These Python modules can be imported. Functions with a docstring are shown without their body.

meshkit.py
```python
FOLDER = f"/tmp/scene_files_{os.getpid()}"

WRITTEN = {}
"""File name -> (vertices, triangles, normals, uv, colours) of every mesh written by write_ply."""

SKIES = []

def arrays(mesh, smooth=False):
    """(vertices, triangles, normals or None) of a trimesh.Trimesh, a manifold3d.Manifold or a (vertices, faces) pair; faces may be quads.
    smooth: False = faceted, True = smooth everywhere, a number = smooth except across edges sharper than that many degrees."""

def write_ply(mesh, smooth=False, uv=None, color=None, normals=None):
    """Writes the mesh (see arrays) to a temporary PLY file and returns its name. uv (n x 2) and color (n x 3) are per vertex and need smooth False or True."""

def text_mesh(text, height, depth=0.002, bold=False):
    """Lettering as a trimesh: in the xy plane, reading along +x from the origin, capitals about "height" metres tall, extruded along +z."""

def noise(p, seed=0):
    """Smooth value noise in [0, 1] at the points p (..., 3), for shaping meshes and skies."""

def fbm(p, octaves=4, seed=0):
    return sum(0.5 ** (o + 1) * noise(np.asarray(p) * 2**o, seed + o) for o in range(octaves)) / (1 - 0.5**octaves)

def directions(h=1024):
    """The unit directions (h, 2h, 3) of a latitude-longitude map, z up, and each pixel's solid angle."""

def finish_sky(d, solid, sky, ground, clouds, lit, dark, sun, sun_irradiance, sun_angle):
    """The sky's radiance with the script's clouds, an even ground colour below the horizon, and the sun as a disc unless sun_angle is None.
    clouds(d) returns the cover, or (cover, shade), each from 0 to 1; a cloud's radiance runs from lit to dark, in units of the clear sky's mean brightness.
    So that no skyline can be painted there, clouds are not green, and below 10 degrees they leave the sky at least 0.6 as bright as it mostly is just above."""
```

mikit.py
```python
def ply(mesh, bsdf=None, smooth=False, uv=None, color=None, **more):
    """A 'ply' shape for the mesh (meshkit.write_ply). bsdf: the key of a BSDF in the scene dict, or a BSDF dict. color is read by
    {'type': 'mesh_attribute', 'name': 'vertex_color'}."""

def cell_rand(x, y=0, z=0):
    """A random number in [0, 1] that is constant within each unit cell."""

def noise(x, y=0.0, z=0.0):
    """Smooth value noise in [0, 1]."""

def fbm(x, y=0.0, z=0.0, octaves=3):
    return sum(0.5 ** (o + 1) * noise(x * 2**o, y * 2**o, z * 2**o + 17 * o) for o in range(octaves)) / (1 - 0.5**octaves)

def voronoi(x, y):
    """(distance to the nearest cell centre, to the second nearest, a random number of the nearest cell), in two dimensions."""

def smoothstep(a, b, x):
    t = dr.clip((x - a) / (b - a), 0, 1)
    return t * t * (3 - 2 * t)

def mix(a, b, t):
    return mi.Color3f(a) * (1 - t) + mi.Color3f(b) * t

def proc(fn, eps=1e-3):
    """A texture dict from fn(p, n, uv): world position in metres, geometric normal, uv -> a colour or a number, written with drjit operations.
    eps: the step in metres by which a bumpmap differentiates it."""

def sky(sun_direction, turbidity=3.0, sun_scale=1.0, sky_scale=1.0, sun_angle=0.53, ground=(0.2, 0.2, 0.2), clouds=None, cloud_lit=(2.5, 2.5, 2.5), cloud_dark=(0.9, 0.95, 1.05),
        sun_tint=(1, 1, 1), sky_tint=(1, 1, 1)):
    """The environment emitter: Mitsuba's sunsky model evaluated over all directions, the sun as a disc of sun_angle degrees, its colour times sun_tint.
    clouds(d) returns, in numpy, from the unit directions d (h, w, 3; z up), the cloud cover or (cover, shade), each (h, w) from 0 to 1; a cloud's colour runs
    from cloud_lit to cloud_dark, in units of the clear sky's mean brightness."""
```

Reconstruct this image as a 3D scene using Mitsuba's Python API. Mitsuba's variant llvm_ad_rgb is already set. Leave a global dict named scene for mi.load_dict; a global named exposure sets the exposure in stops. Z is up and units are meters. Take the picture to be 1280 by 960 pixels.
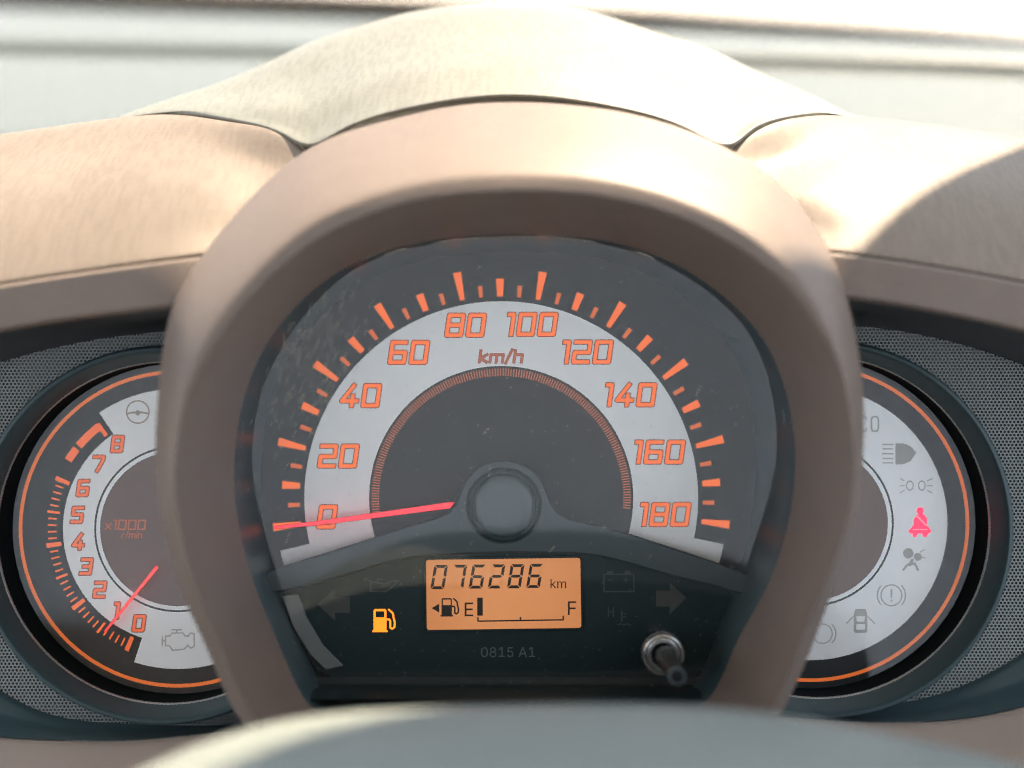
import math, random
import numpy as np, trimesh, drjit as dr, mitsuba as mi, mikit, meshkit
from mikit import noise, fbm, voronoi, smoothstep, mix
from scipy.interpolate import CubicSpline, PchipInterpolator
from shapely import affinity, box, union_all
from shapely.geometry import Polygon, LineString, Point, MultiPolygon

random.seed(4); rng = np.random.default_rng(4)
# ---------------------------------------------------------------- camera, sky, exposure
# The cluster has a frame of its own, in millimetres: x right, y up the dial, z out of the dial towards the driver.
TILT = math.radians(20)          # the dials lean back by this much
EYE = 323.0                      # mm from the dial plane to the lens
FOC = 640 / math.tan(math.radians(20))
ORIGIN = np.array([0, 0, 1.0])   # the dash stands a metre above the ground
AX = np.array([[1, 0, 0], [0, math.sin(TILT), math.cos(TILT)], [0, -math.cos(TILT), math.sin(TILT)]])

def world(v):
    return np.asarray(v, float) / 1000 @ AX + ORIGIN

exposure = 3.4
EL, AZ = math.radians(59), math.radians(37)      # sun through the windscreen, ahead and to the right
SUN = np.array([math.cos(EL) * math.sin(AZ), math.cos(EL) * math.cos(AZ), math.sin(EL)])
scene, labels = {}, {}
T = mi.ScalarTransform4f
scene['camera'] = dict(type='thinlens', fov=40.0, aperture_radius=0.0046, focus_distance=0.322, near_clip=0.02, far_clip=500.0,
                       to_world=T().look_at(origin=world([0, 0, EYE]).tolist(), target=world([0, 0, 0]).tolist(), up=AX[1].tolist()))
scene['sky'] = mikit.sky(SUN.tolist(), turbidity=3.0, sun_tint=(1.0, 0.95, 0.87), clouds=lambda d: 0.45 + 0.5 * meshkit.fbm(d * 2.2 + 5, 4), cloud_lit=(1.75, 1.78, 1.72))

# ---------------------------------------------------------------- materials
def mat(name, color, rough=0.5, spec=0.5, metallic=0.0, grain=None, coat=0.0):
    d = {'type': 'principled', 'base_color': color if isinstance(color, dict) else {'type': 'rgb', 'value': list(color)}, 'roughness': rough, 'specular': spec, 'metallic': metallic}
    if coat: d['clearcoat'] = coat; d['clearcoat_gloss'] = 0.8
    if grain:
        d = {'type': 'bumpmap', 'arbitrary': mikit.proc(grain[0], eps=grain[1]), 'scale': grain[2], 'bsdf': d}
    scene[name] = {'type': 'twosided', 'bsdf': d}

def leather(p, n, uv):      # moulded soft-touch grain: fine wavering ridges running up the skin, broken by pores
    q = p.z * 0.8 - p.y * 0.6
    return 0.65 * noise(p.x * 1450 + 1.0 * noise(p.x * 250, q * 330), q * 420, p.y * 200) + 0.35 * noise(p.x * 1900, q * 1500, p.y * 1500)
def fine_grain(p, n, uv):
    return noise(p.x * 3500, p.y * 3500, p.z * 3500)
def taupe_color(p, n, uv):
    w = fbm(p.x * 60, p.y * 60, p.z * 60)
    g = smoothstep(0.25, 0.7, leather(p, n, uv))      # ridges lighter, pores darker, so the grain shows in the colour
    return mix((0.18, 0.148, 0.122), (0.21, 0.176, 0.146), w) * (0.92 + 0.11 * g)
def hood_color(p, n, uv):
    w = fbm(p.x * 60, p.y * 60, p.z * 60)
    g = smoothstep(0.3, 0.62, leather(p, n, uv))
    return mix((0.165, 0.172, 0.152), (0.195, 0.203, 0.182), w) * (0.92 + 0.11 * g)
def ring_color(p, n, uv):
    w = fbm(p.x * 90, p.y * 90, p.z * 90)
    g = noise(p.x * 1700, p.y * 1700, p.z * 1700)
    return mix((0.17, 0.137, 0.12), (0.2, 0.163, 0.143), w) * (0.93 + 0.12 * g)
mat('soft_taupe', mikit.proc(taupe_color), 0.52, 0.5, grain=(leather, 5e-5, 5e-5))
mat('ring_taupe', mikit.proc(ring_color), 0.47, 0.42, grain=(fine_grain, 5e-5, 4e-5))
mat('lower_taupe', (0.40, 0.33, 0.29), 0.5, 0.5, grain=(fine_grain, 5e-5, 2e-5))
mat('hood_taupe', mikit.proc(hood_color), 0.45, 0.5, grain=(leather, 5e-5, 5e-5))
mat('grey_pad', (0.095, 0.115, 0.115), 0.42, 0.5, grain=(leather, 5e-5, 5e-5))
mat('teal_plastic', (0.045, 0.082, 0.096), 0.36, 0.5)
mat('wall_black', (0.005, 0.016, 0.02), 0.7, 0.05)
mat('black_plastic', (0.012, 0.014, 0.016), 0.35, 0.5)
mat('mesh_plastic', (0.25, 0.28, 0.285), 0.35, 0.5)
mat('dial_grey', (0.018, 0.022, 0.024), 0.55, 0.4)
mat('dial_black', (0.009, 0.03, 0.036), 0.5, 0.4)
mat('bracket_grey', (0.034, 0.056, 0.065), 0.45, 0.5)
mat('hub_grey', (0.07, 0.1, 0.115), 0.35, 0.5)
mat('warm_reflection_disc', (0.17, 0.092, 0.07), 0.4, 0.5)  # brown stands in for the warm reflection in the small covers
mat('silver_print', (0.86, 0.875, 0.88), 0.5, 0.5, metallic=0.5)
mat('orange_print', (0.72, 0.16, 0.03), 0.5, 0.3)
mat('outline_print', (0.30, 0.07, 0.035), 0.5, 0.3)
mat('rust_print', (0.33, 0.12, 0.07), 0.5, 0.3)
mat('red_needle', (0.6, 0.02, 0.025), 0.35, 0.5)
mat('icon_grey', (0.50, 0.51, 0.50), 0.5, 0.3)
mat('icon_brown', (0.45, 0.38, 0.33), 0.5, 0.3)
mat('icon_faint', (0.085, 0.095, 0.09), 0.5, 0.3)
mat('icon_ghost', (0.085, 0.1, 0.1), 0.5, 0.3)
mat('strip_grey', (0.22, 0.245, 0.25), 0.5, 0.4)
mat('text_grey', (0.16, 0.19, 0.19), 0.5, 0.3)
mat('dust_white', (0.24, 0.26, 0.26), 0.9, 0.1)
mat('scratch_grey', (0.42, 0.39, 0.3), 0.6, 0.3)
mat('lcd_plate', (0.35, 0.2, 0.1), 0.5, 0.3)
mat('lcd_ink', (0.05, 0.045, 0.04), 0.5, 0.3)
mat('chrome', (0.62, 0.64, 0.65), 0.22, 0.5, metallic=0.85)
mat('amber_lamp', (0.7, 0.3, 0.05), 0.5, 0.3)
mat('red_lamp', (0.5, 0.02, 0.03), 0.5, 0.3)
mat('concrete', (0.42, 0.40, 0.37), 0.9, 0.2)
mat('headlining', (0.36, 0.35, 0.33), 0.9, 0.2)
mat('door_trim', (0.10, 0.085, 0.075), 0.7, 0.3)
mat('frit_black', (0.012, 0.012, 0.013), 0.3, 0.5)
mat('column_grey', (0.185, 0.215, 0.212), 0.45, 0.5, grain=(fine_grain, 5e-5, 2e-5))

scene['clear_cover'] = {'type': 'thindielectric', 'int_ior': 1.34}      # index set low to weaken the reflected veil
scene['window_glass'] = {'type': 'thindielectric', 'int_ior': 1.5}

# ---------------------------------------------------------------- helpers
def numbered(key):
    if key not in used: used[key] = 0; return key
    used[key] += 1
    return f'{key}_{used[key]:03d}'
used = {}

def add(key, mesh, bsdf, smooth=False, glow=None, is_world=False, label=None, kind=None):
    key = numbered(key)
    if isinstance(mesh, trimesh.Trimesh): v, f = mesh.vertices, mesh.faces
    else: v, f = mesh
    v = np.asarray(v, float) if is_world else world(v)
    f = np.asarray(f)
    if f.shape[1] == 4: f = np.vstack([f[:, [0, 1, 2]], f[:, [0, 2, 3]]])
    uv = None
    if isinstance(glow, dict):        # a textured light needs coordinates of its own
        lo, hi = v.min(0), v.max(0); uv = ((v - lo) / (hi - lo + 1e-9))[:, [0, 2]]
    d = mikit.ply(trimesh.Trimesh(v, f, process=False), bsdf, smooth=smooth, uv=uv)
    if glow is not None:
        d['emitter'] = {'type': 'area', 'radiance': glow if isinstance(glow, dict) else {'type': 'rgb', 'value': list(glow)}}
    scene[key] = d
    if label or kind:
        labels[key] = {}
        if label: labels[key]['label'] = label
        if kind: labels[key]['kind'] = kind
    return key

def thing(key, label, cat, kind=None):
    labels[key] = {'label': label, 'category': cat}
    if kind: labels[key] = {'label': label, 'kind': kind}

def at(x, y, z):
    """The point at depth z (mm out of the dial plane) that was measured at x, y on the photograph's 1280 x 960 grid."""
    x, y, z = np.broadcast_arrays(np.asarray(x, float), np.asarray(y, float), np.asarray(z, float))
    k = (EYE - z) / FOC
    return np.stack([(x - 640) * k, (480 - y) * k, z], -1)

def polys(p):
    return [g for g in getattr(p, 'geoms', [p]) if g.geom_type == 'Polygon' and g.area > 1e-6]

def flat(p, z):
    """A sheet of print: the shape p (grid units) laid on the plane z."""
    ms = []
    for g in polys(p):
        v, f = trimesh.creation.triangulate_polygon(g, engine='earcut')
        a, b, c = v[f[:, 0]], v[f[:, 1]], v[f[:, 2]]
        neg = ((b - a)[:, 0] * (c - a)[:, 1] - (b - a)[:, 1] * (c - a)[:, 0]) > 0   # grid y points down
        f = np.where(neg[:, None], f[:, ::-1], f)
        ms.append(trimesh.Trimesh(at(v[:, 0], v[:, 1], z), f, process=False))
    return trimesh.util.concatenate(ms)

def plate(p, z0, z1, bev):
    """A solid plate with a chamfered upper edge (bev in grid units and mm alike)."""
    ms = []
    k = bev * EYE / FOC
    for g in polys(p):
        inner = g.buffer(-bev, join_style='mitre')
        ms.append(flat(inner, z1))
        for ring in [g.exterior, *g.interiors]:
            n = max(24, int(ring.length / 3))
            t = np.arange(n) / n
            P = np.array([ring.interpolate(a, normalized=True).coords[0] for a in t])
            Q = np.array([min((r.interpolate(r.project(Point(q))).coords[0] for ig in polys(inner) for r in [ig.exterior, *ig.interiors]), key=lambda c: (c[0] - q[0]) ** 2 + (c[1] - q[1]) ** 2) for q in P])
            rows = [at(P[:, 0], P[:, 1], z0), at(P[:, 0], P[:, 1], z1 - k), at(Q[:, 0], Q[:, 1], z1)]
            v = np.vstack(rows); i = np.arange(n); j = (i + 1) % n
            f = np.vstack([np.stack([a * n + i, a * n + j, (a + 1) * n + j, (a + 1) * n + i], 1) for a in range(2)])
            f = np.vstack([f[:, [0, 1, 2]], f[:, [0, 2, 3]]])
            ms.append(trimesh.Trimesh(v, f, process=False))
    return trimesh.util.concatenate(ms)

def revolve(c, prof, n=160):
    """A turned part about the axis through c (x, y in mm), profile in (radius, z) mm."""
    a = np.arange(n) / n * 2 * np.pi
    v = np.vstack([np.stack([c[0] + r * np.cos(a), c[1] + r * np.sin(a), np.full(n, z)], 1) for r, z in prof])
    i = np.arange(n); j = (i + 1) % n
    f = np.vstack([np.stack([k * n + i, k * n + j, (k + 1) * n + j, (k + 1) * n + i], 1) for k in range(len(prof) - 1)])
    return v, f

def loft(rails, m=160, k=8, closed=False, cross='pchip', pos=None):
    """A smooth skin through rails (each a list of x, y, z stations; the same number in each)."""
    R = np.array([at(*np.array(r, float).T) for r in rails])             # rails x stations x 3
    n = R.shape[1]
    mean = R.mean(0)
    if closed: R = np.concatenate([R, R[:, :1]], 1); mean = np.vstack([mean, mean[:1]])
    s = np.concatenate([[0], np.cumsum(np.linalg.norm(np.diff(mean, axis=0), axis=1) ** 0.6)])
    t = np.linspace(0, s[-1], m, endpoint=not closed)
    R = CubicSpline(s, R, axis=1, bc_type='periodic' if closed else 'natural')(t)
    q = np.arange(len(rails)) if pos is None else np.array(pos, float)
    qq = np.unique(np.concatenate([np.linspace(a, b, k + 1) for a, b in zip(q[:-1], q[1:])]))
    G = (PchipInterpolator(q, R, axis=0) if cross == 'pchip' else CubicSpline(q, R, axis=0))(qq)
    return grid(G, closed)

def grid(G, closed=False):
    a, b = G.shape[:2]
    i, j = np.meshgrid(np.arange(a - 1), np.arange(b if closed else b - 1), indexing='ij')
    j2 = (j + 1) % b
    f = np.stack([i * b + j, i * b + j2, (i + 1) * b + j2, (i + 1) * b + j], -1).reshape(-1, 4)
    return G.reshape(-1, 3), f

def sector(cx, cy, r0, r1, a0, a1, n=160):
    """Part of an annulus, angles in degrees, counter-clockwise from the right (grid y points down)."""
    a = np.radians(np.linspace(a0, a1, n))
    o = np.stack([cx + r1 * np.cos(a), cy - r1 * np.sin(a)], 1)
    i = np.stack([cx + r0 * np.cos(a), cy - r0 * np.sin(a)], 1)
    return Polygon(np.vstack([o, i[::-1]]))

def disc(cx, cy, r): return Point(cx, cy).buffer(r, 48)
def circle_line(cx, cy, r, w): return disc(cx, cy, r + w / 2).difference(disc(cx, cy, r - w / 2))

def tick(cx, cy, a, r0, r1, w0, w1):
    c, s = math.cos(math.radians(a)), math.sin(math.radians(a))
    pt = lambda r, w: (cx + r * c - w * s, cy - r * s - w * c)
    return Polygon([pt(r0, -w0 / 2), pt(r1, -w1 / 2), pt(r1, w1 / 2), pt(r0, w0 / 2)]).buffer(-0.8).buffer(0.8)

H = 1.3
GLYPHS = {
    '0': (1, [[(0, 0), (0, H), (1, H), (1, 0), (0, 0)]]), '1': (.3, [[(0, H), (.3, H), (.3, 0)]]),
    '2': (1, [[(0, H), (1, H), (1, .62), (0, .62), (0, 0), (1, 0)]]), '3': (1, [[(0, H), (1, H), (1, 0), (0, 0)], [(.25, .65), (1, .65)]]),
    '4': (1.05, [[(.72, H), (0, .3), (1.05, .3)], [(.74, .62), (.74, 0)]]), '5': (1, [[(1, H), (0, H), (0, .68), (1, .68), (1, 0), (0, 0)]]),
    '6': (1, [[(.95, H), (0, H), (0, 0), (1, 0), (1, .65), (0, .65)]]), '7': (1, [[(0, H), (1, H), (1, 1.0), (.5, 0)]]),
    '8': (1, [[(0, 0), (0, H), (1, H), (1, 0), (0, 0)], [(0, .65), (1, .65)]]),
    'k': (.85, [[(0, H), (0, 0)], [(.8, .85), (.1, .42), (.85, 0)]]), 'm': (1.5, [[(0, 0), (0, .85), (1.5, .85), (1.5, 0)], [(.75, .85), (.75, 0)]]),
    'h': (.9, [[(0, H), (0, 0)], [(0, .85), (.9, .85), (.9, 0)]]), '/': (.55, [[(0, -.1), (.55, H + .1)]]), 'x': (.8, [[(0, .85), (.8, 0)], [(0, 0), (.8, .85)]]),
    'r': (.6, [[(0, 0), (0, .85), (.6, .85)]]), 'i': (0, [[(0, 0), (0, .85)], [(0, 1.15), (0, 1.3)]]), 'n': (.9, [[(0, 0), (0, .85), (.9, .85), (.9, 0)]]),
    'C': (.8, [[(.8, .25), (.65, 0), (.15, 0), (0, .25), (0, 1.05), (.15, H), (.65, H), (.8, 1.05)]]), 'O': (.8, [[(.15, 0), (0, .25), (0, 1.05), (.15, H), (.65, H), (.8, 1.05), (.8, .25), (.65, 0), (.15, 0)]]),
    'E': (.8, [[(.8, H), (0, H), (0, 0), (.8, 0)], [(0, .65), (.7, .65)]]), 'H': (.9, [[(0, 0), (0, H)], [(.9, 0), (.9, H)], [(0, .65), (.9, .65)]]),
}
def stroked(text, cx, cy, h, w, slant=8, gap=.42, sx=.8):
    """Lettering drawn with a pen of width w (grid units), capitals h tall, centred on cx, cy."""
    out, x = [], 0.0
    for ch in text:
        adv, lines = GLYPHS[ch]
        for l in lines: out.append(LineString([((x + a) * sx, b) for a, b in l]))
        x += adv + gap
    k = (h - w) / H
    ls = [affinity.scale(l, k, k, origin=(0, 0)) for l in out]
    g = union_all([l.buffer(w / 2, join_style='round', cap_style='square' if w > 2.2 else 'round') for l in ls])
    g = affinity.skew(g, xs=slant, origin=(0, 0))
    b = g.bounds
    g = affinity.translate(g, -(b[0] + b[2]) / 2, -(b[1] + b[3]) / 2)
    return affinity.translate(affinity.scale(g, 1, -1, origin=(0, 0)), cx, cy)

def typeset(text, x, y, h, z, bold=False):
    """Sans lettering with its lower left corner at x, y (grid units) on the plane z."""
    m = meshkit.text_mesh(text, h, 0.05, bold)
    v = np.array(m.vertices)
    p = at(x + v[:, 0], y - v[:, 1], z); p[:, 2] = z + v[:, 2]
    return trimesh.Trimesh(p, m.faces, process=False)

def pen(pts, w, cap='round'): return LineString(pts).buffer(w / 2, cap_style=cap)

# ================================================================ the setting
def ground():
    v = np.array([[-200, -200, 0], [200, -200, 0], [200, 200, 0], [-200, 200, 0.0]])
    add('ground', (v, np.array([[0, 1, 2, 3]])), 'concrete', is_world=True)
    labels['ground'] = {'label': 'sunlit pale concrete beyond the windscreen', 'kind': 'structure'}
ground()

# ================================================================ dashboard
thing('dashboard', 'taupe grained car dashboard with an arched hood over the round gauges', 'dashboard')
# stations run clockwise from the lower left foot over the top to the lower right foot, then back along the bottom
A = [(318, 918, 40), (262, 818, 43), (226, 737, 45), (205, 660, 46), (195, 590, 46), (197, 505, 46), (211, 400, 44), (243, 333, 41), (300, 262, 37), (385, 187, 33), (480, 152, 30), (560, 134, 29), (640, 128, 28),
     (740, 134, 29), (830, 153, 30), (912, 187, 33), (985, 240, 37), (1037, 315, 41), (1064, 395, 44), (1078, 480, 46), (1079, 560, 46), (1072, 630, 46), (1052, 705, 45), (1022, 788, 43), (962, 908, 40),
     (900, 935, 38), (640, 940, 38), (400, 940, 38)]
B = [(338, 908, 50), (280, 812, 54), (247, 733, 57), (227, 660, 58), (221, 600, 58), (229, 528, 58), (250, 465, 58), (288, 402, 58), (336, 345, 58), (402, 292, 58), (490, 254, 58), (565, 240, 58), (640, 235, 58),
     (740, 240, 58), (835, 262, 58), (920, 303, 58), (985, 355, 58), (1025, 413, 58), (1050, 470, 58), (1062, 530, 58), (1066, 590, 58), (1058, 650, 58), (1036, 715, 57), (1005, 785, 54), (945, 900, 50),
     (880, 912, 47), (640, 916, 47), (408, 914, 47)]
C = [(394, 886, 26), (367, 848, 26), (342, 790, 26), (318, 730, 26), (301, 670, 26), (293, 605, 26), (297, 535, 26), (316, 465, 26), (355, 400, 26), (415, 345, 26), (490, 311, 26), (565, 297, 26), (640, 293, 26),
     (730, 297, 26), (810, 315, 26), (880, 352, 26), (935, 400, 26), (970, 455, 26), (988, 515, 26), (994, 575, 26), (988, 640, 26), (973, 698, 26), (950, 750, 26), (920, 805, 26), (882, 876, 26),
     (840, 882, 26), (640, 884, 26), (430, 885, 26)]
Dr = [(412, 868, 1), (392, 828, 1), (370, 782, 1), (350, 735, 1), (335, 685, 1), (327, 625, 1), (329, 560, 1), (343, 490, 1), (377, 425, 1), (428, 372, 1), (495, 336, 1), (565, 319, 1), (640, 314, 1),
      (720, 319, 1), (795, 338, 1), (858, 374, 1), (905, 423, 1), (932, 480, 1), (944, 540, 1), (944, 600, 1), (938, 655, 1), (925, 705, 1), (908, 750, 1), (888, 800, 1), (866, 852, 1),
      (830, 862, 1), (640, 864, 1), (440, 866, 1)]
def between(P, Q, t, dz=0.0, dt=None):
    return [tuple(np.array(p) * (1 - t) + np.array(q) * t + np.array([0, 0, dz])) for p, q in zip(P, Q)]
def straight_back(R, dz): return [(640 + (x - 640) * (EYE - z) / (EYE - z - dz) * .992, 480 + (y - 480) * (EYE - z) / (EYE - z - dz) * .992, z + dz) for x, y, z in R]
A1 = straight_back(A, -2); A2 = straight_back(A, -28)      # turns back into the seam
Aa = between(A, B, .10, 1.6); AB = between(A, B, .5, 4.2); Ba = between(A, B, .86, 2.6); Bb = between(B, C, .24, 1.6); BC = between(B, C, .5)
ring = loft([A2, A1, A, Aa, AB, Ba, between(B, C, .04, .4), Bb, between(B, C, .55, .6), C], m=320, k=6, closed=True)
add('dashboard__gauge_shroud', ring, 'ring_taupe', smooth=True, label='wide taupe ring that frames the speedometer')
C2 = between(C, Dr, .06, -.8)
cavity = loft([C, C2, between(C, Dr, .5), Dr], m=320, k=4, closed=True)
add('dashboard__shroud_lining', cavity, 'teal_plastic', smooth=True, label='dark teal inner wall behind the taupe ring')

# the hood above the ring
top = [(150, 146, -13), (188, 133, -15), (225, 121, -18), (275, 105, -22), (330, 82, -27), (385, 57, -30), (440, 37, -33), (530, 15, -36), (640, 9, -37), (735, 17, -36), (815, 40, -33), (885, 63, -30), (945, 90, -27), (995, 112, -22), (1035, 130, -18), (1062, 143, -15), (1090, 148, -13)]
edge = [(150, 147, -12), (198, 142.5, -8), (240, 142, -1), (300, 151, 8), (350, 165, 15), (386, 180, 20), (430, 160, 20), (520, 132, 20), (640, 118, 19), (760, 131, 20), (855, 158, 20), (911, 180, 20), (942, 160, 15), (985, 146, 8), (1022, 142, -1), (1050, 144, -8), (1090, 149, -12)]
def blend(P, Q, t, bulge): return [tuple(np.array(p) * (1 - t) + np.array(q) * t + np.array([0, 0, bulge * math.sin(math.pi * t) * min(1, abs(p[1] - q[1]) / 90)])) for p, q in zip(P, Q)]
def shift(R, dx, dy, dz): return [(x + dx, y + dy, z + dz) for x, y, z in R]
back = shift(top, 0, 6, -26); back2 = shift(top, 0, 60, -70)
hood = loft([shift(edge, 0, 14, -20), shift(edge, 0, 8, -8), shift(edge, 0, 4, -2.6), shift(edge, 0, 0, -1.5), blend(edge, top, .12, 2.0), blend(edge, top, .35, 6.5), blend(edge, top, .7, 6), top, back, back2], m=280, k=7)
add('dashboard__hood', hood, 'hood_taupe', smooth=True, label='arched hood rising behind the ring')

# brows over the side gauges, with their lips
def brow(side):
    if side < 0:
        crease = [(268, 319, 37), (150, 334, 40), (60, 347, 40), (-40, 363, 40), (-180, 390, 40)]
        lip = [(285, 375, 42), (140, 391, 42), (60, 402, 42), (-40, 421, 42), (-180, 452, 42)]
        deep = [(290, 411, 3), (140, 421, 3), (60, 436, 3), (-40, 466, 3), (-180, 520, 3)]
        b1 = [(290, 292, 33), (170, 290, 35), (60, 298, 34), (-40, 312, 34), (-180, 337, 34)]
        b2 = [(325, 252, 27), (200, 236, 26), (60, 240, 22), (-40, 254, 22), (-180, 278, 22)]
        b3 = [(368, 222, 21), (250, 180, 10), (100, 186, 4), (-40, 204, 3), (-180, 226, 3)]
        top = [(398, 203, 17), (350, 167, 13), (300, 152.5, 5), (240, 143.5, -5), (190, 143, -12), (110, 152, -14), (0, 168, -14), (-90, 182, -14), (-180, 198, -14)]
    else:
        crease = [(1005, 313, 37), (1130, 328, 40), (1210, 341, 40), (1310, 360, 40), (1460, 390, 40)]
        lip = [(992, 367, 42), (1140, 383, 42), (1215, 398, 42), (1310, 420, 42), (1460, 455, 42)]
        deep = [(985, 406, 3), (1140, 416, 3), (1215, 434, 3), (1310, 468, 3), (1460, 520, 3)]
        b1 = [(1000, 289, 33), (1110, 287, 35), (1210, 297, 34), (1310, 313, 34), (1460, 338, 34)]
        b2 = [(962, 248, 27), (1075, 236, 26), (1210, 242, 22), (1310, 257, 22), (1460, 280, 22)]
        b3 = [(922, 220, 21), (1030, 182, 10), (1180, 188, 4), (1310, 206, 3), (1460, 228, 3)]
        top = [(896, 203, 17), (942, 166, 13), (985, 147.5, 5), (1022, 143.5, -5), (1062, 145, -12), (1140, 152, -14), (1220, 163, -14), (1310, 178, -14), (1460, 200, -14)]
    def nine(r):
        r = np.array(r, float); s_ = np.concatenate([[0], np.cumsum(np.linalg.norm(np.diff(r[:, :2], axis=0), axis=1))]); s_ /= s_[-1]
        q = np.array(top, float); t_ = np.concatenate([[0], np.cumsum(np.linalg.norm(np.diff(q[:, :2], axis=0), axis=1))]); t_ /= t_[-1]
        return [tuple(p) for p in CubicSpline(s_, r)(t_)]
    crease, lip, deep, b1, b2, b3 = map(nine, (crease, lip, deep, b1, b2, b3))
    back = shift(top, 0, 8, -14); back2 = shift(top, 0, 70, -50)
    key = add('dashboard__brow', loft([shift(crease, 0, 1, -3), shift(crease, 0, -4, .2), b1, b2, b3, top, back, back2], m=160, k=9), 'soft_taupe', smooth=True, label=('left' if side < 0 else 'right') + ' grained brow beside the hood')
    l0 = shift(lip, 0, -5, .4); l1 = shift(lip, 0, 3, -3)
    add(key + '__lip', loft([shift(crease, 0, 1, -3), shift(crease, 0, 0, 1.2), shift(crease, 0, 2.2, 2.0), shift(crease, 0, 5, 2.2), l0, lip, l1], m=160, k=3), 'ring_taupe', smooth=True)
    add('dashboard__brow_recess', loft([l1, deep, shift(deep, 0, 3, -4), shift(deep, 0, 34, -17)], m=160, k=3), 'black_plastic', smooth=True)
brow(-1); brow(1)

# lower rims round the mesh panels, and the lower dash
def rims():
    for s, m_, d_ in ((-1, [(320, 908), (230, 911), (157, 909), (67, 899), (0, 868), (-60, 820), (-160, 700)], [(320, 910), (230, 920), (157, 926), (67, 925), (0, 921), (-60, 910), (-160, 890)]),
                      (1, [(960, 886), (1020, 889), (1072, 889), (1166, 875), (1241, 844), (1300, 805), (1400, 700)], [(960, 894), (1020, 899), (1090, 903), (1170, 901), (1240, 892), (1300, 877), (1400, 850)])):
        r0 = [(x, y - 6, 2) for x, y in m_]; r1 = [(x, y, 4) for x, y in m_]
        r3 = [(x, y, 16) for x, y in d_]; r2 = [tuple((np.array(a) + np.array(b)) / 2 + np.array([0, 0, -3.5])) for a, b in zip(r1, r3)]
        add('dashboard__panel_rim', loft([r0, r1, r2, r3], m=100, k=4), 'teal_plastic', smooth=True)
        p0 = [(x, y, 15) for x, y in d_]; p1 = [(x, y + 4, 18) for x, y in d_]; p2 = [(x, y + 34, 26) for x, y in d_]; p3 = [(x, y + 110, 44) for x, y in d_]; p4 = [(x, y + 300, 60) for x, y in d_]
        add('dashboard__lower_panel', loft([p0, p1, p2, p3, p4], m=100, k=5), 'lower_taupe', smooth=True)
rims()

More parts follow.
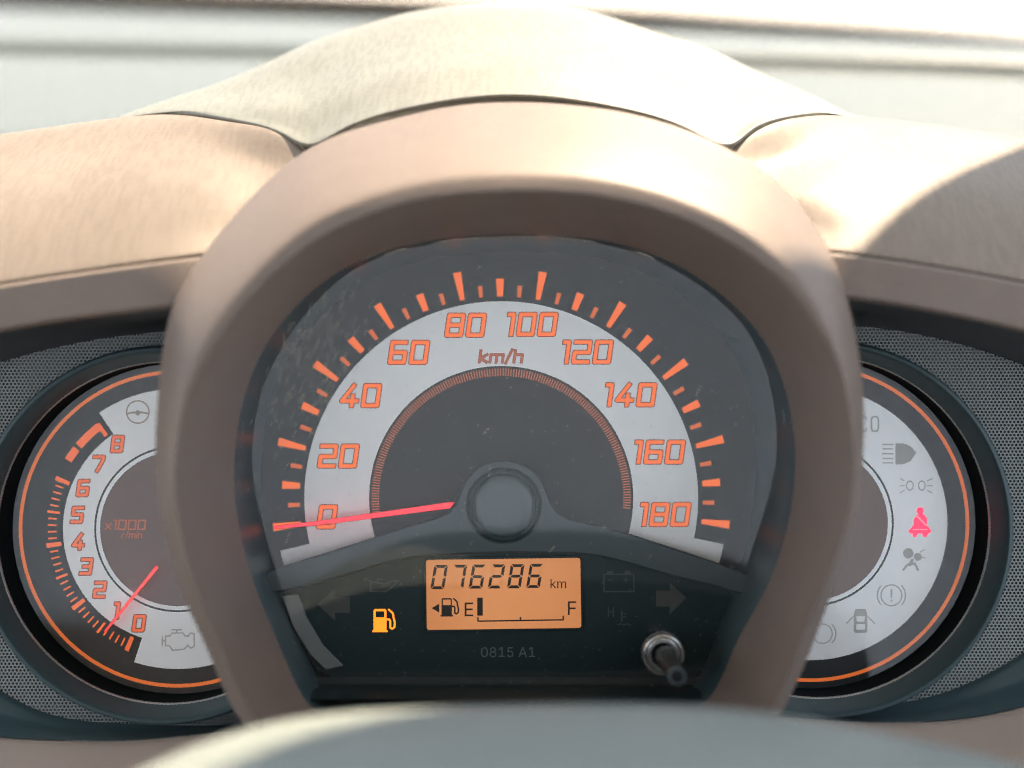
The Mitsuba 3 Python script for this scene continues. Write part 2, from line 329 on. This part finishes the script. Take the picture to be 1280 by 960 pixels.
add('dashboard__light_block_backing', trimesh.creation.box((420, 190, 3), transform=trimesh.transformations.translation_matrix((0, -65, -17))), 'wall_black')  # unseen backing added to stop light leaking in behind the panels
# the dash top running on to the windscreen (world metres)
def dash_top():
    prof = [(.06, 1.030), (.12, 1.039), (.20, 1.040), (.262, 1.0385), (.268, 1.0375), (.272, 1.0365), (.276, 1.0385), (.280, 1.0425), (.286, 1.0435), (.36, 1.042), (.44, 1.0355), (.52, 1.0285), (.575, 1.022), (.60, 1.016)]
    x = np.linspace(-.75, .42, 90)
    rows = []
    for y, z in prof:
        rows.append(np.stack([x, y - (.35 * x + 1.0 * np.maximum(x, 0) ** 2) * (y - .06) / .54, np.full_like(x, z)], 1))
    G = PchipInterpolator(np.arange(len(prof)), np.array(rows), axis=0)(np.linspace(0, len(prof) - 1, 90))
    add('dashboard__top_pad', grid(G), 'grey_pad', smooth=True, is_world=True, label='pale blurred top of the dash in front of the windscreen')
dash_top()

# ================================================================ windscreen and pillar
thing('windscreen', 'clear windscreen rising behind the dash with its black lower border', 'windscreen')
x = np.linspace(-.75, .42, 60)
border_top = 1.031 + .006 * np.clip((.15 - x) / .3, 0, 1)
yb = .60 - (.35 * x + 1.0 * np.maximum(x, 0) ** 2)
sheet = lambda y0, z0, y1, z1, n=8: np.array([np.stack([x * (1 - .1 * t), yb + y0 + (y1 - y0) * t, z0 + (z1 - z0) * t + 0 * x], 1) for t in np.linspace(0, 1, n)])
add('windscreen__glass', grid(sheet(.015, 1.024, -.75, 1.55)), 'window_glass', smooth=True, is_world=True)
add('windscreen__border', grid(np.concatenate([sheet(.012, 1.010, .002, border_top, 3), sheet(.0025, border_top, .006, border_top - .0003, 2)])), 'frit_black', is_world=True)

thing('windscreen_pillar', 'taupe trimmed windscreen pillar right of the dash', 'car pillar')
SUNC = AX @ SUN      # the sun's direction in the cluster's frame
def pillar():
    e0, e1 = at(1262, 172, 0), at(1000, 350, 52)
    d = e1 - e0
    P = [e0 - d * 1.6 + SUNC * 330, e0 + SUNC * 430, e1 + SUNC * 560, e1 + d * 3.2 + SUNC * 900]
    side = np.cross(SUNC, d); side /= np.linalg.norm(side)
    if side[0] < 0: side = -side
    rows = []
    for p in P:
        q = np.array([(0, 0), (8, 14), (30, 26), (120, 30), (190, 20), (200, 0), (190, -20), (120, -26), (30, -16), (6, -8)], float)
        rows.append([p + side * a + SUNC * b for a, b in q])
    add('windscreen_pillar__trim', grid(np.array(rows), closed=True), 'soft_taupe', smooth=False)
pillar()

# unseen cabin added round the driver to keep overhead sky off the dials
thing('car_cabin', 'unseen roof lining and door trims added around the driver to block sky light', 'car cabin')
def slab(x0, x1, y0, y1, z0, z1):
    m = trimesh.creation.box((x1 - x0, y1 - y0, z1 - z0)); m.apply_translation(((x0 + x1) / 2, (y0 + y1) / 2, (z0 + z1) / 2)); return m
add('car_cabin__roof_lining', slab(-.9, .42, -1.02, -.16, 1.56, 1.60), 'headlining', is_world=True)  # unseen roof, cut short so the covers mirror the sky behind it
add('car_cabin__door_trim', slab(.50, .56, -2.0, .2, .2, .98), 'door_trim', is_world=True)
add('car_cabin__door_trim', slab(-1.02, -.96, -2.0, .2, .2, .98), 'door_trim', is_world=True)
add('car_cabin__rear_sky_block', slab(-.96, .50, -2.06, -2.0, .2, 1.32), 'door_trim', is_world=True)  # unseen panel raised to block low sky behind the driver
add('car_cabin__floor', slab(-.96, .50, -2.0, .5, .2, .24), 'door_trim', is_world=True)

# ================================================================ steering column cover in front
thing('steering_column_cover', 'pale grey steering column cover, out of focus below the gauges', 'steering column cover')
cedge = [(120, 990), (190, 955), (262, 926), (345, 903), (430, 891), (540, 885), (640, 882), (760, 881), (860, 883), (960, 892), (1080, 912), (1190, 935), (1310, 968), (1400, 1000)]
add('steering_column_cover__unseen_dark_wall', loft([[(x, y + 260, 84) for x, y in cedge], [(x, y + 13, 92.5) for x, y in cedge]], m=120, k=3), 'wall_black', smooth=True)  # unseen wall added in black so the speedometer cover reflects something dark
rl = [[(x, y + 14, 92) for x, y in cedge], [(x, y + 3, 96) for x, y in cedge], [(x, y, 101) for x, y in cedge], [(x, y + 8, 112) for x, y in cedge], [(x, y + 45, 135) for x, y in cedge], [(x, y + 140, 160) for x, y in cedge]]
add('steering_column_cover__top_shell', loft(rl, m=120, k=6), 'column_grey', smooth=True)

# ================================================================ gauges
ORANGE, ORANGE_DIM = (0.062, 0.0095, 0.0018), (0.036, 0.006, 0.0014)
def cut(mesh, cx):
    """The small gauges stop where the shroud of the large one begins."""
    v, f = mesh
    v = np.asarray(v); f = np.asarray(f)
    m = v[f].mean(1)[:, 0] / (EYE - v[f].mean(1)[:, 2]) * FOC + 640
    return v, f[m < 300] if cx < 640 else f[m > 968]
def white_gauge(key, cx, cy):
    """What the two small gauges share: bezel, wall, dial, bands, arc, centre and cover."""
    c = at(cx, cy, 0)[:2]
    room = box(-300, 0, 305, 1000) if cx < 640 else box(963, 0, 1500, 1000)
    add(key + '__bezel', cut(revolve(c, [(41.8, 2), (41.8, 13), (41.6, 14.2), (41.1, 15), (40.5, 15.1), (39.9, 14.5), (38.8, 10.8), (38.3, 9.0)]), cx), 'teal_plastic', smooth=40, label='dark rounded bezel')
    add(key + '__cover_edge', cut(revolve(c, [(38.35, 9.0), (38.1, 8.9), (38.05, 8.4)]), cx), 'chrome', smooth=True)
    add(key + '__bezel_wall', cut(revolve(c, [(38.3, 8.7), (37.9, 0)]), cx), 'wall_black', smooth=True)
    add(key + '__dial_face', flat(disc(cx, cy, 208).intersection(room), 0), 'dial_grey')
    add(key + '__orange_arc', flat(circle_line(cx, cy, 196, 4.6).intersection(room), .2), 'orange_print', glow=(0.036, 0.0075, 0.0016), label='thin lit orange circle round the dial')
    k = add(key + '__centre_disc', flat(disc(cx, cy, 96).intersection(room), .12), 'warm_reflection_disc', label='dial centre with a warm brown reflection painted into its colour')
    add(k + '__silver_ring', flat(circle_line(cx, cy, 99, 5).intersection(room), .2), 'silver_print')
    add(key + '__clear_cover', flat(disc(cx, cy, 206).intersection(room), 8.2), 'clear_cover')

# ---------------------------------------------------------------- speedometer
thing('speedometer', 'large central speedometer with orange numbers on a silver band and a red needle', 'speedometer')
SX, SY = 626.5, 622.5
face = Polygon([(x, y) for x, y, z in Dr]).buffer(4)
add('speedometer__dial_face', flat(face, 0), 'dial_grey')
add('speedometer__silver_band', flat(sector(SX, SY, 160, 286, -26, 207), .06), 'silver_print', label='silver band that carries the numbers')
add('speedometer__tick_band', flat(sector(SX, SY, 246, 292, -11.7, 193.4).union(sector(SX, SY, 284, 292, -26, 207)), .12), 'dial_grey')
k = add('speedometer__centre_disc', flat(disc(SX, SY, 165), .12), 'dial_grey', label='dark centre of the dial')
dashes = union_all([Polygon([(SX + r * math.cos(math.radians(a + o)), SY - r * math.sin(math.radians(a + o))) for r, o in ((152.5, -.2), (162, -.2), (162, .2), (152.5, .2))]) for a in np.arange(-4.5, 187.5, 1.2)])
add(k + '__fine_scale', flat(dashes, .2), 'rust_print', glow=(0.042, 0.009, 0.004), kind='stuff', label='ring of fine rust coloured dashes')
for i in range(37):
    a = 187.3 - i * 21.55 / 4
    w = ((252, 287, 5.5, 10), (252, 266, 4.2, 5.2), (252, 274, 7, 9.5), (252, 266, 4.2, 5.2))[i % 4]
    sh = tick(SX, SY, a, *w)
    dim = i % 2
    k = add('speedometer__tick_mark', flat(sh, .3), 'orange_print', glow=ORANGE_DIM if dim else ORANGE)
    add(k + '__outline', flat(sh.buffer(1.1), .2), 'outline_print')
for text, x, y in (('0', 409, 646), ('20', 423, 570), ('40', 451, 494), ('60', 511, 440.5), ('80', 582, 406.5), ('100', 666, 405.5), ('120', 735, 440), ('140', 789, 493), ('160', 825, 565), ('180', 832, 643)):
    sh = stroked(text, x, y, 29.5, 4.7, sx=.92, gap=.5)
    k = add('speedometer__number', flat(sh, .3), 'orange_print', glow=ORANGE, label=f'orange number {text}')
    add(k + '__outline', flat(sh.buffer(1.1), .2), 'outline_print')
sh = stroked('km/h', 626, 445.5, 16.5, 2.3, sx=.95)
k = add('speedometer__unit', flat(sh, .3), 'rust_print', glow=(0.0252, 0.0050, 0.0025), label='km/h lettering')
add(k + '__outline', flat(sh.buffer(.8), .2), 'outline_print')

# raised bracket across the dial, hub and needle
arc = [(630 + 57 * math.cos(t), 632 - 57 * math.sin(t)) for t in np.linspace(math.radians(168), math.radians(28), 40)]
br = Polygon([(318, 722), (342, 711), (410, 690), (475, 669), (545, 647), (560, 641), (569, 633), *arc, (688, 627), (697, 641), (712, 649), (790, 668), (890, 701), (945, 722), (945, 748), (895, 733), (840, 720), (790, 705), (752, 695.5), (725, 692), (640, 690.5), (537, 693.5), (520, 695.5), (482, 703.5), (445, 714.5), (395, 729), (345, 740), (318, 745)])
br = br.buffer(3).buffer(-3).buffer(-2).buffer(2)
add('speedometer__bracket', plate(br.difference(disc(630, 632, 46)), 3, 9.6, 2.0), 'bracket_grey', smooth=25, label='raised grey bracket across the dial')
hc = at(630, 632, 9)[:2]
k = add('speedometer__needle_hub', revolve(hc, [(6.95, 6), (6.9, 9.4), (6.6, 10.0), (6.0, 10.35), (4.6, 10.5), (2.4, 10.55), (0.01, 10.55)], n=96), 'hub_grey', smooth=40, label='round needle hub')
add(k + '__hub_ring', revolve(hc, [(8.4, 4), (8.3, 7.6), (7.9, 8.0), (7.1, 8.1), (6.95, 7.2)], n=96), 'dial_black', smooth=40)
nd = Polygon([(342, 661.5), (342, 657.5), (400, 650.5), (560, 627.5), (569, 627), (563, 635.5), (400, 656.5)])
add('speedometer__needle', plate(nd, 5.2, 6.4, .6), 'red_needle', glow=(0.1092, 0.0025, 0.0050), label='lit red needle resting at zero')

# lower panel with the display
lowp = Polygon([(318, 738), (345, 740), (395, 729), (445, 714.5), (482, 703.5), (520, 695.5), (537, 693), (640, 689), (725, 691), (752, 695), (790, 704), (840, 719), (895, 732), (945, 746), (915, 800), (885, 846), (860, 850), (425, 852), (395, 838), (350, 765)])
add('speedometer__lower_panel', plate(lowp, .2, 4.0, 1.0), 'dial_black', smooth=25, label='dark lower panel with warning symbols')
ledge = [[(x, y, z) for x in (330, 430, 540, 640, 740, 840, 930)] for y, z in ((846, 4.2), (858, 5.5), (862, 12), (866, 16), (874, 21))]
add('speedometer__lower_ledge', loft(ledge, m=40, k=3), 'dial_black', smooth=True)
for pts in ([(353, 745), (373, 742), (384, 772), (404, 806), (430, 832), (407, 837), (388, 818), (366, 782)],):
    add('speedometer__trim_strip', plate(Polygon(pts), 3.5, 6.2, .8), 'strip_grey', smooth=25)
ZP = 4.1
def lcd_glow(p, n, uv):
    t = dr.clip((p.x + 0.0195) / 0.035, 0, 1)
    e = fbm(p.x * 60 + 4, p.z * 60)
    return mix((0.043, 0.0145, 0.0045), (0.055, 0.021, 0.0078), 0.25 + 0.5 * dr.sin(3.14 * t) + 0.4 * (e - .5))
lcd = affinity.rotate(box(533, 698.5, 726, 786), -0.8).buffer(-2.5).buffer(2.5)
k = add('speedometer__display', flat(lcd, ZP + .25), 'lcd_plate', glow=mikit.proc(lcd_glow), label='lit amber display reading 076286 km')
add(k + '__frame', plate(lcd.buffer(3).difference(lcd), ZP - .1, ZP + .7, .6), 'dial_black', smooth=25)
def seven(ch, x, y, w, h, t, lean=.17):
    on = {'0': 'abcdef', '2': 'abged', '6': 'afgcde', '7': 'abc', '8': 'abcdefg'}[ch]
    g = .9
    seg = {'a': [(g, 0), (w - g, 0), (w - t - g * .6, t), (t + g * .6, t)], 'd': [(g, h), (w - g, h), (w - t - g * .6, h - t), (t + g * .6, h - t)],
           'g': [(g + .8, h / 2), (t + .6, h / 2 - t / 2), (w - t - .6, h / 2 - t / 2), (w - g - .8, h / 2), (w - t - .6, h / 2 + t / 2), (t + .6, h / 2 + t / 2)],
           'f': [(0, g), (t, t + g * .6), (t, h / 2 - t / 2 - g * .4), (0, h / 2 - g * .8)], 'e': [(0, h - g), (t, h - t - g * .6), (t, h / 2 + t / 2 + g * .4), (0, h / 2 + g * .8)],
           'b': [(w, g), (w - t, t + g * .6), (w - t, h / 2 - t / 2 - g * .4), (w, h / 2 - g * .8)], 'c': [(w, h - g), (w - t, h - t - g * .6), (w - t, h / 2 + t / 2 + g * .4), (w, h / 2 + g * .8)]}
    for s in on:
        yield Polygon([(x + a + (h - b) * lean, y + b) for a, b in seg[s]])
ghost = union_all([union_all(list(seven('8', 538 + n_ * 23.9, 706.2 - n_ * .28, 17, 30, 3.6))) for n_ in range(6)])
add(k + '__unlit_segments', flat(ghost, ZP + .38), 'lcd_plate', glow=(0.043, 0.0155, 0.0052), label='barely visible unlit segments')
ZL = ZP + .45
for n_, ch in enumerate('076286'):
    d_ = union_all(list(seven(ch, 538 + n_ * 23.9, 706.2 - n_ * .28, 17, 30, 3.6)))
    add(k + '__digit', flat(d_, ZL), 'lcd_ink', label=f'dark digit {ch}')
add(k + '__unit', typeset('km', 687, 735, 11.2, ZL), 'lcd_ink')
add(k + '__letter', typeset('E', 579, 770, 17, ZL), 'lcd_ink', label='letter E for empty')
add(k + '__letter', typeset('F', 708, 768.5, 17, ZL), 'lcd_ink', label='letter F for full')
add(k + '__fuel_bar', flat(box(596.5, 747, 603.5, 769.5), ZL), 'lcd_ink')
add(k + '__fuel_scale', flat(union_all([pen([(597.5, 772), (597.5, 776.3), (704, 774.6), (704, 770.5)], 1.8, 'square'), pen([(650.5, 775), (650.5, 772)], 1.8, 'square')]), ZL), 'lcd_ink')
def pump(x, y, s):
    """A fuel pump symbol with its upper left corner at x, y and a height of s."""
    q = lambda pts: [(x + a * s, y + b * s) for a, b in pts]
    body = Polygon(q([(.06, 0), (.5, 0), (.56, .06), (.56, .92), (.62, .92), (.62, 1), (-.06, 1), (-.06, .92), (0, .92), (0, .06)]))
    win = Polygon(q([(.1, .1), (.46, .1), (.46, .36), (.1, .36)]))
    hose = pen(q([(.58, .45), (.68, .45), (.72, .52), (.72, .8), (.8, .86), (.9, .78), (.92, .6), (.86, .36), (.84, .2), (.66, .03)]), .085 * s)
    return body.difference(win).union(hose)
p_ = pump(552, 747.5, 23)
win = union_all([box(553.6, 749.4, 563.4, 756.2)])
add(k + '__fuel_symbol', flat(p_.difference(win).union(Polygon([(539.5, 760), (549, 754.5), (549, 765.5)])), ZL), 'lcd_ink')
add('speedometer__fuel_warning', flat(pump(467, 761, 29), ZP + .2), 'amber_lamp', glow=(0.1680, 0.0357, 0.0017), label='lit amber fuel pump warning light')
q = lambda pts: Polygon(pts)
add('speedometer__turn_arrow', flat(q([(397, 755), (419, 735), (419, 746), (437.5, 746), (437.5, 766), (419, 766), (419, 776)]), ZP + .2), 'icon_faint', label='unlit left turn arrow')
add('speedometer__turn_arrow', flat(q([(858, 747), (837, 728), (837, 738), (820, 738), (820, 758), (837, 758), (837, 768)]), ZP + .2), 'icon_faint', label='unlit right turn arrow')
oil = union_all([pen([(464, 727), (463, 739), (484, 739), (498, 726), (490, 726), (482, 730), (464, 727), (456, 723), (455, 727)], 1.5), pen([(472, 727), (472, 724), (478, 724)], 1.5), disc(501, 730, 1.4)])
add('speedometer__oil_symbol', flat(oil, ZP + .2), 'icon_ghost', label='unlit oil can symbol')
bat = union_all([box(754, 717, 793, 740).difference(box(755.6, 718.6, 791.4, 738.4)), box(759, 713.5, 766, 717), box(781, 713.5, 788, 717), pen([(760, 725), (766, 725)], 1.3), pen([(779, 725), (785, 725)], 1.3), pen([(782, 722), (782, 728)], 1.3)])
add('speedometer__battery_symbol', flat(bat, ZP + .2), 'icon_ghost', label='unlit battery symbol')
hot = union_all([stroked('H', 763.5, 765, 13, 1.5, 0), pen([(777, 764), (777, 776)], 2), pen([(779, 767), (783, 767)], 1.2), pen([(779, 771), (783, 771)], 1.2), pen([(772, 781), (776, 779.5), (780, 781), (784, 779.5), (788, 781)], 1.3)])
add('speedometer__temperature_symbol', flat(hot, ZP + .2), 'icon_ghost', label='unlit hot coolant symbol')
add('speedometer__part_number', typeset('0815 A1', 600, 821, 12.2, ZP + .1), 'text_grey', label='grey lettering 0815 A1')

# clear cover over the speedometer: with a hole for the reset stem
def cover_z(y): return 20 + .015 * ((480 - y) * .172 + 45)       # leans out at the top
cov = Polygon([tuple(np.array(p[:2]) * (1 - t) + np.array(q[:2]) * t) for p, q in zip(C, Dr) for t in [max(0, (26 - cover_z(p[1])) / 25)]]).buffer(2)
def on_cover(p, lift=0.0):
    m = flat(p, 0)
    g = m.vertices[:, :2] * [1, -1] * FOC / EYE + [640, 480]
    return trimesh.Trimesh(at(g[:, 0], g[:, 1], cover_z(g[:, 1]) + lift), m.faces, process=False)
k = add('speedometer__clear_cover', on_cover(cov.difference(disc(829, 818, 25))), 'clear_cover', label='clear dusty cover with fine scratches')
bits = []
inside = cov.buffer(-8)
from shapely import contains_xy
while len(bits) < 480:                        # specks of dust, denser low down
    x, y = rng.uniform(320, 950), 300 + 590 * rng.uniform() ** .55
    if not contains_xy(inside, x, y): continue
    r = .35 + .55 * rng.uniform() ** 3
    a = rng.uniform(0, 6.28, 5)
    bits.append(Polygon([(x + r * rng.uniform(.5, 1.2) * math.cos(t), y + r * rng.uniform(.5, 1.2) * math.sin(t)) for t in np.sort(a)]).buffer(.12, 2))
add(k + '__dust', on_cover(union_all(bits), .05), 'dust_white', kind='stuff', label='specks of dust on the cover')
bits = []
while len(bits) < 255:                        # wiping scratches, mostly on the upper left
    x, y = (rng.normal(385, 38), rng.normal(455, 60)) if len(bits) < 240 else (rng.uniform(340, 930), rng.uniform(310, 700))
    if not contains_xy(inside, x, y) or math.hypot(x - SX, y - SY) < (240 if len(bits) < 240 else 0): continue
    t, l = math.radians(rng.normal(68, 9)), rng.uniform(4, 16)
    bits.append(pen([(x, y), (x + l * math.cos(t), y - l * math.sin(t))], rng.uniform(.25, .55), 'flat'))
add(k + '__scratches', on_cover(union_all(bits), .05), 'scratch_grey', kind='stuff', label='fine wiping scratches on the cover')
kc = at(829, 818, 21)[:2]
k = add('speedometer__reset_stem', revolve(at(838, 831, 31)[:2] * .998, [(0.01, 43.6), (1.45, 43.6), (1.75, 43.2), (1.8, 42.2), (1.95, 40), (2.25, 24), (2.4, 3)], n=48), 'black_plastic', smooth=40, label='black trip reset stem')
add(k + '__collar', revolve(kc, [(4.55, 18.5), (4.55, 21.2), (4.3, 21.7), (3.95, 21.8), (3.6, 21.5), (3.5, 20.9), (3.15, 21.0), (2.95, 21.5), (2.65, 21.5), (2.5, 20.8), (2.45, 18.5)], n=64), 'chrome', smooth=40)
add(k + '__cap_ring', revolve(at(838, 831, 31)[:2] * .998, [(1.86, 42.2), (1.84, 43.0), (1.55, 43.75), (1.3, 43.7)], n=48), 'hub_grey', smooth=40)

# ---------------------------------------------------------------- tachometer
thing('tachometer', 'round tachometer left of the speedometer, half hidden by the ring, its needle near one', 'tachometer')
TX, TY = 222, 661
white_gauge('tachometer', TX, TY)
add('tachometer__silver_band', flat(disc(TX, TY, 175).difference(disc(TX, TY, 104)).difference(Polygon([(TX, TY), *[(TX + 300 * math.cos(math.radians(a)), TY - 300 * math.sin(math.radians(a))) for a in range(124, 253, 4)]]).difference(disc(TX, TY, 143))).intersection(box(-300, 0, 305, 1000)), .06), 'silver_print', label='silver band that carries the numbers')
TG = (0.045, 0.007, 0.0025)
for i in range(41):
    a = 247.3 - i * 3.0
    w = (146, 165, 5, 6) if i % 10 == 0 else (148, 164, 3, 3.4) if i % 5 == 0 else (151, 162, 2, 2.3)
    if 30 < i < 40: continue
    add('tachometer__tick_mark', flat(tick(TX, TY, a, *w), .3), 'orange_print', glow=TG)
add('tachometer__red_zone', flat(union_all([sector(TX, TY, 156, 166, 127.3, 140, 20), sector(TX, TY, 156, 166, 141.5, 148, 20)]), .2), 'orange_print', glow=TG, label='orange block at the top of the scale')
for text, x, y in (('8', 147, 555), ('7', 124, 580), ('6', 104, 610), ('5', 97, 643.5), ('4', 98, 676.5), ('3', 108, 708), ('2', 125, 737), ('1', 147, 763), ('0', 174, 779)):
    sh = stroked(text, x, y, 21, 3.6, sx=.85)
    k = add('tachometer__number', flat(sh, .3), 'orange_print', glow=(0.0420, 0.0067, 0.0034), label=f'orange number {text}')
    add(k + '__outline', flat(sh.buffer(1.2), .2), 'outline_print')
add('tachometer__unit', flat(union_all([stroked('x1000', 157, 656, 13, 1.9, 6, sx=1.0), stroked('r/min', 165, 668.5, 9, 1.3, 6)]), .3), 'rust_print', glow=(0.0210, 0.0038, 0.0017), label='x1000 r/min lettering')
hx, hy = TX - 8, TY + 18
add('tachometer__needle', plate(Polygon([(195.5, 706), (199, 709.5), (132.5, 791), (129.5, 789)]), 3.0, 4.0, .5), 'red_needle', glow=(0.1008, 0.0050, 0.0042), label='lit red needle near one')
wheel = union_all([circle_line(172.5, 515, 14, 1.8), disc(172.5, 516, 3.4), pen([(160, 517), (166, 515.5), (179, 515.5), (185, 517)], 2.2)])
add('tachometer__steering_symbol', flat(wheel, .2), 'icon_brown', label='unlit steering wheel symbol')
eng = pen([(207, 800), (207, 795), (212, 795), (216, 791), (229, 791), (232, 795), (236, 795), (238, 791), (243, 792), (243, 808), (238, 810), (235, 806), (231, 811), (216, 813), (212, 807), (207, 807), (207, 800)], 1.7).union(pen([(215, 787), (227, 787)], 1.7)).union(pen([(221, 787), (221, 791)], 1.7)).union(pen([(203, 795), (203, 807)], 1.7)).union(pen([(203, 801), (207, 801)], 1.7))
add('tachometer__engine_symbol', flat(eng, .2), 'icon_grey', label='unlit engine symbol')

# ---------------------------------------------------------------- right gauge with warning lights
thing('warning_light_gauge', 'round gauge of warning symbols right of the speedometer, its red seat belt light on', 'indicator gauge')
GX, GY = 1013, 654
white_gauge('warning_light_gauge', GX, GY)
add('warning_light_gauge__silver_band', flat(disc(GX, GY, 171).difference(disc(GX, GY, 104)).intersection(box(963, 0, 1500, 1000)), .06), 'silver_print', label='silver band that carries the symbols')
g_ = 'warning_light_gauge__'
add(g_ + 'economy_lettering', flat(stroked('ECO', 1079, 530, 20, 2.0, 0, gap=.5), .2), 'icon_grey', label='unlit ECO lettering')
beam = union_all([Polygon([(1120, 555), (1128, 555), (1137, 558), (1144, 566), (1137, 576), (1128, 579.5), (1120, 579.5)]).buffer(1), *[pen([(1103, y), (1116, y)], 1.6) for y in (555.5, 561, 567, 573, 578.5)]])
add(g_ + 'main_beam_symbol', flat(beam, .2), 'icon_grey', label='unlit main beam symbol')
def loop(x, y): return Point(0, 0).buffer(1).boundary
side_l = union_all([affinity.scale(disc(x, 607, 6.5), .75, 1).difference(affinity.scale(disc(x, 607, 4.7), .75, 1)) for x in (1137, 1152)] + [pen([(1125, 607), (1130, 607)], 1.4), pen([(1125, 598), (1130, 601)], 1.4), pen([(1125, 616), (1130, 613)], 1.4), pen([(1159, 607), (1165, 607)], 1.4), pen([(1159, 601), (1165, 598)], 1.4), pen([(1159, 613), (1165, 616)], 1.4)])
add(g_ + 'side_light_symbol', flat(side_l, .2), 'icon_grey', label='unlit side light symbol')
belt = union_all([disc(1150, 638.5, 4.6), Polygon([(1145.5, 645), (1149, 643), (1154, 643.5), (1157.5, 648), (1158, 660), (1142, 660), (1142.5, 650)]).buffer(.8), Polygon([(1141, 657), (1159, 657), (1164, 664), (1161, 667), (1138, 667), (1135, 664)]),
                  Polygon([(1140, 666), (1147, 666), (1145.5, 671), (1141, 671)]), Polygon([(1152, 666), (1160, 666), (1158.5, 671), (1154, 671)])]).difference(pen([(1146, 645), (1158, 657)], 1.1)).difference(pen([(1141, 662), (1159, 662)], .8))
add(g_ + 'seat_belt_light', flat(belt, .2), 'red_lamp', glow=(0.1596, 0.0025, 0.0126), label='lit red seat belt warning light')
bag = union_all([disc(1135, 691.5, 6.5), disc(1147, 696, 5), pen([(1129, 712), (1134, 706), (1143, 704), (1147, 712)], 3), pen([(1140, 700), (1137, 706)], 4), pen([(1150, 690), (1155, 687)], 1.3), pen([(1152, 697), (1156, 697)], 1.3)])
add(g_ + 'airbag_symbol', flat(bag, .2), 'icon_grey', label='unlit airbag symbol')
par = lambda x, y, r: circle_line(x, y, r, 1.7).intersection(box(x - r - 3, y - r * .7, x - r * .4, y + r * .7).union(box(x + r * .4, y - r * .7, x + r + 3, y + r * .7)))
brk = union_all([circle_line(1114, 744, 13, 1.7), par(1114, 744, 17.5), pen([(1114, 737), (1114, 746)], 2.2), disc(1114, 750.5, 1.3)])
add(g_ + 'brake_symbol', flat(brk, .2), 'icon_grey', label='unlit brake symbol')
car = union_all([Polygon([(1069, 761), (1082, 761), (1084, 768), (1084, 789), (1082, 791), (1069, 791), (1067, 789), (1067, 768)]).difference(Polygon([(1070, 770), (1081, 770), (1080, 777), (1071, 777)])).difference(box(1070, 780, 1081, 787)), pen([(1066, 771), (1058, 779)], 1.6), pen([(1085, 771), (1093, 779)], 1.6)])
add(g_ + 'open_door_symbol', flat(car, .2), 'icon_grey', label='unlit open door symbol')
abs_ = union_all([circle_line(1028, 792, 12, 1.5), par(1028, 792, 16.5)])
add(g_ + 'antilock_symbol', flat(abs_, .2), 'icon_grey', label='unlit anti-lock brake symbol, half hidden')

# ---------------------------------------------------------------- perforated panels behind the small gauges
def perforated(region, hole, pitch=4.75, z=2.5, depth=1.7):
    """A panel of hexagonal cells, each with a moulded round dimple."""
    x0, y0, x1, y1 = region.bounds
    V, F, n = [], [], 0
    hx = np.array([(math.cos(math.radians(60 * i + 30)), math.sin(math.radians(60 * i + 30))) for i in range(6)])
    from shapely import prepare, contains_xy
    gx, gy = np.meshgrid(np.arange(x0, x1, pitch), np.arange(y0, y1, pitch * .866))
    gx = gx + (np.arange(len(gx))[:, None] % 2) * pitch / 2
    ok = contains_xy(region, gx, gy) & ~contains_xy(hole, gx, gy)
    c = np.stack([gx[ok], gy[ok]], 1)
    R = pitch / math.sqrt(3)
    rings = [(R, z), (R * .66, z), (R * .55, z - .25), (R * .45, z - depth)]
    P = np.concatenate([at(c[:, None, 0] + r * hx[None, :, 0], c[:, None, 1] + r * hx[None, :, 1], zz) for r, zz in rings], 1)    # cells x 24 x 3
    f = []
    for k in range(3):
        for i in range(6):
            a, b = k * 6 + i, k * 6 + (i + 1) % 6
            f += [(a, b, b + 6), (a, b + 6, a + 6)]
    f += [(18, 18 + i, 19 + i) for i in range(1, 5)]
    f = np.array(f)
    F = (f[None] + 24 * np.arange(len(c))[:, None, None]).reshape(-1, 3)
    return trimesh.Trimesh(P.reshape(-1, 3), F, process=False)
right = Polygon([(1020, 404), (1078, 405), (1140, 410), (1215, 426), (1310, 461), (1380, 500), (1380, 720), (1300, 808), (1241, 848), (1166, 879), (1072, 893), (940, 890), (940, 860), (1020, 860)])
left = Polygon([(280, 406), (205, 410), (140, 415), (60, 430), (-40, 459), (-100, 500), (-100, 780), (0, 872), (67, 903), (157, 914), (330, 912), (330, 870), (280, 860)])
add('dashboard__perforated_panel', perforated(left, disc(TX, TY, 218)), 'mesh_plastic', label='dimpled dark panel behind the tachometer', kind='stuff')
add('dashboard__perforated_panel', perforated(right, disc(GX, GY, 218)), 'mesh_plastic', label='dimpled grey panel behind the warning light gauge', kind='stuff')
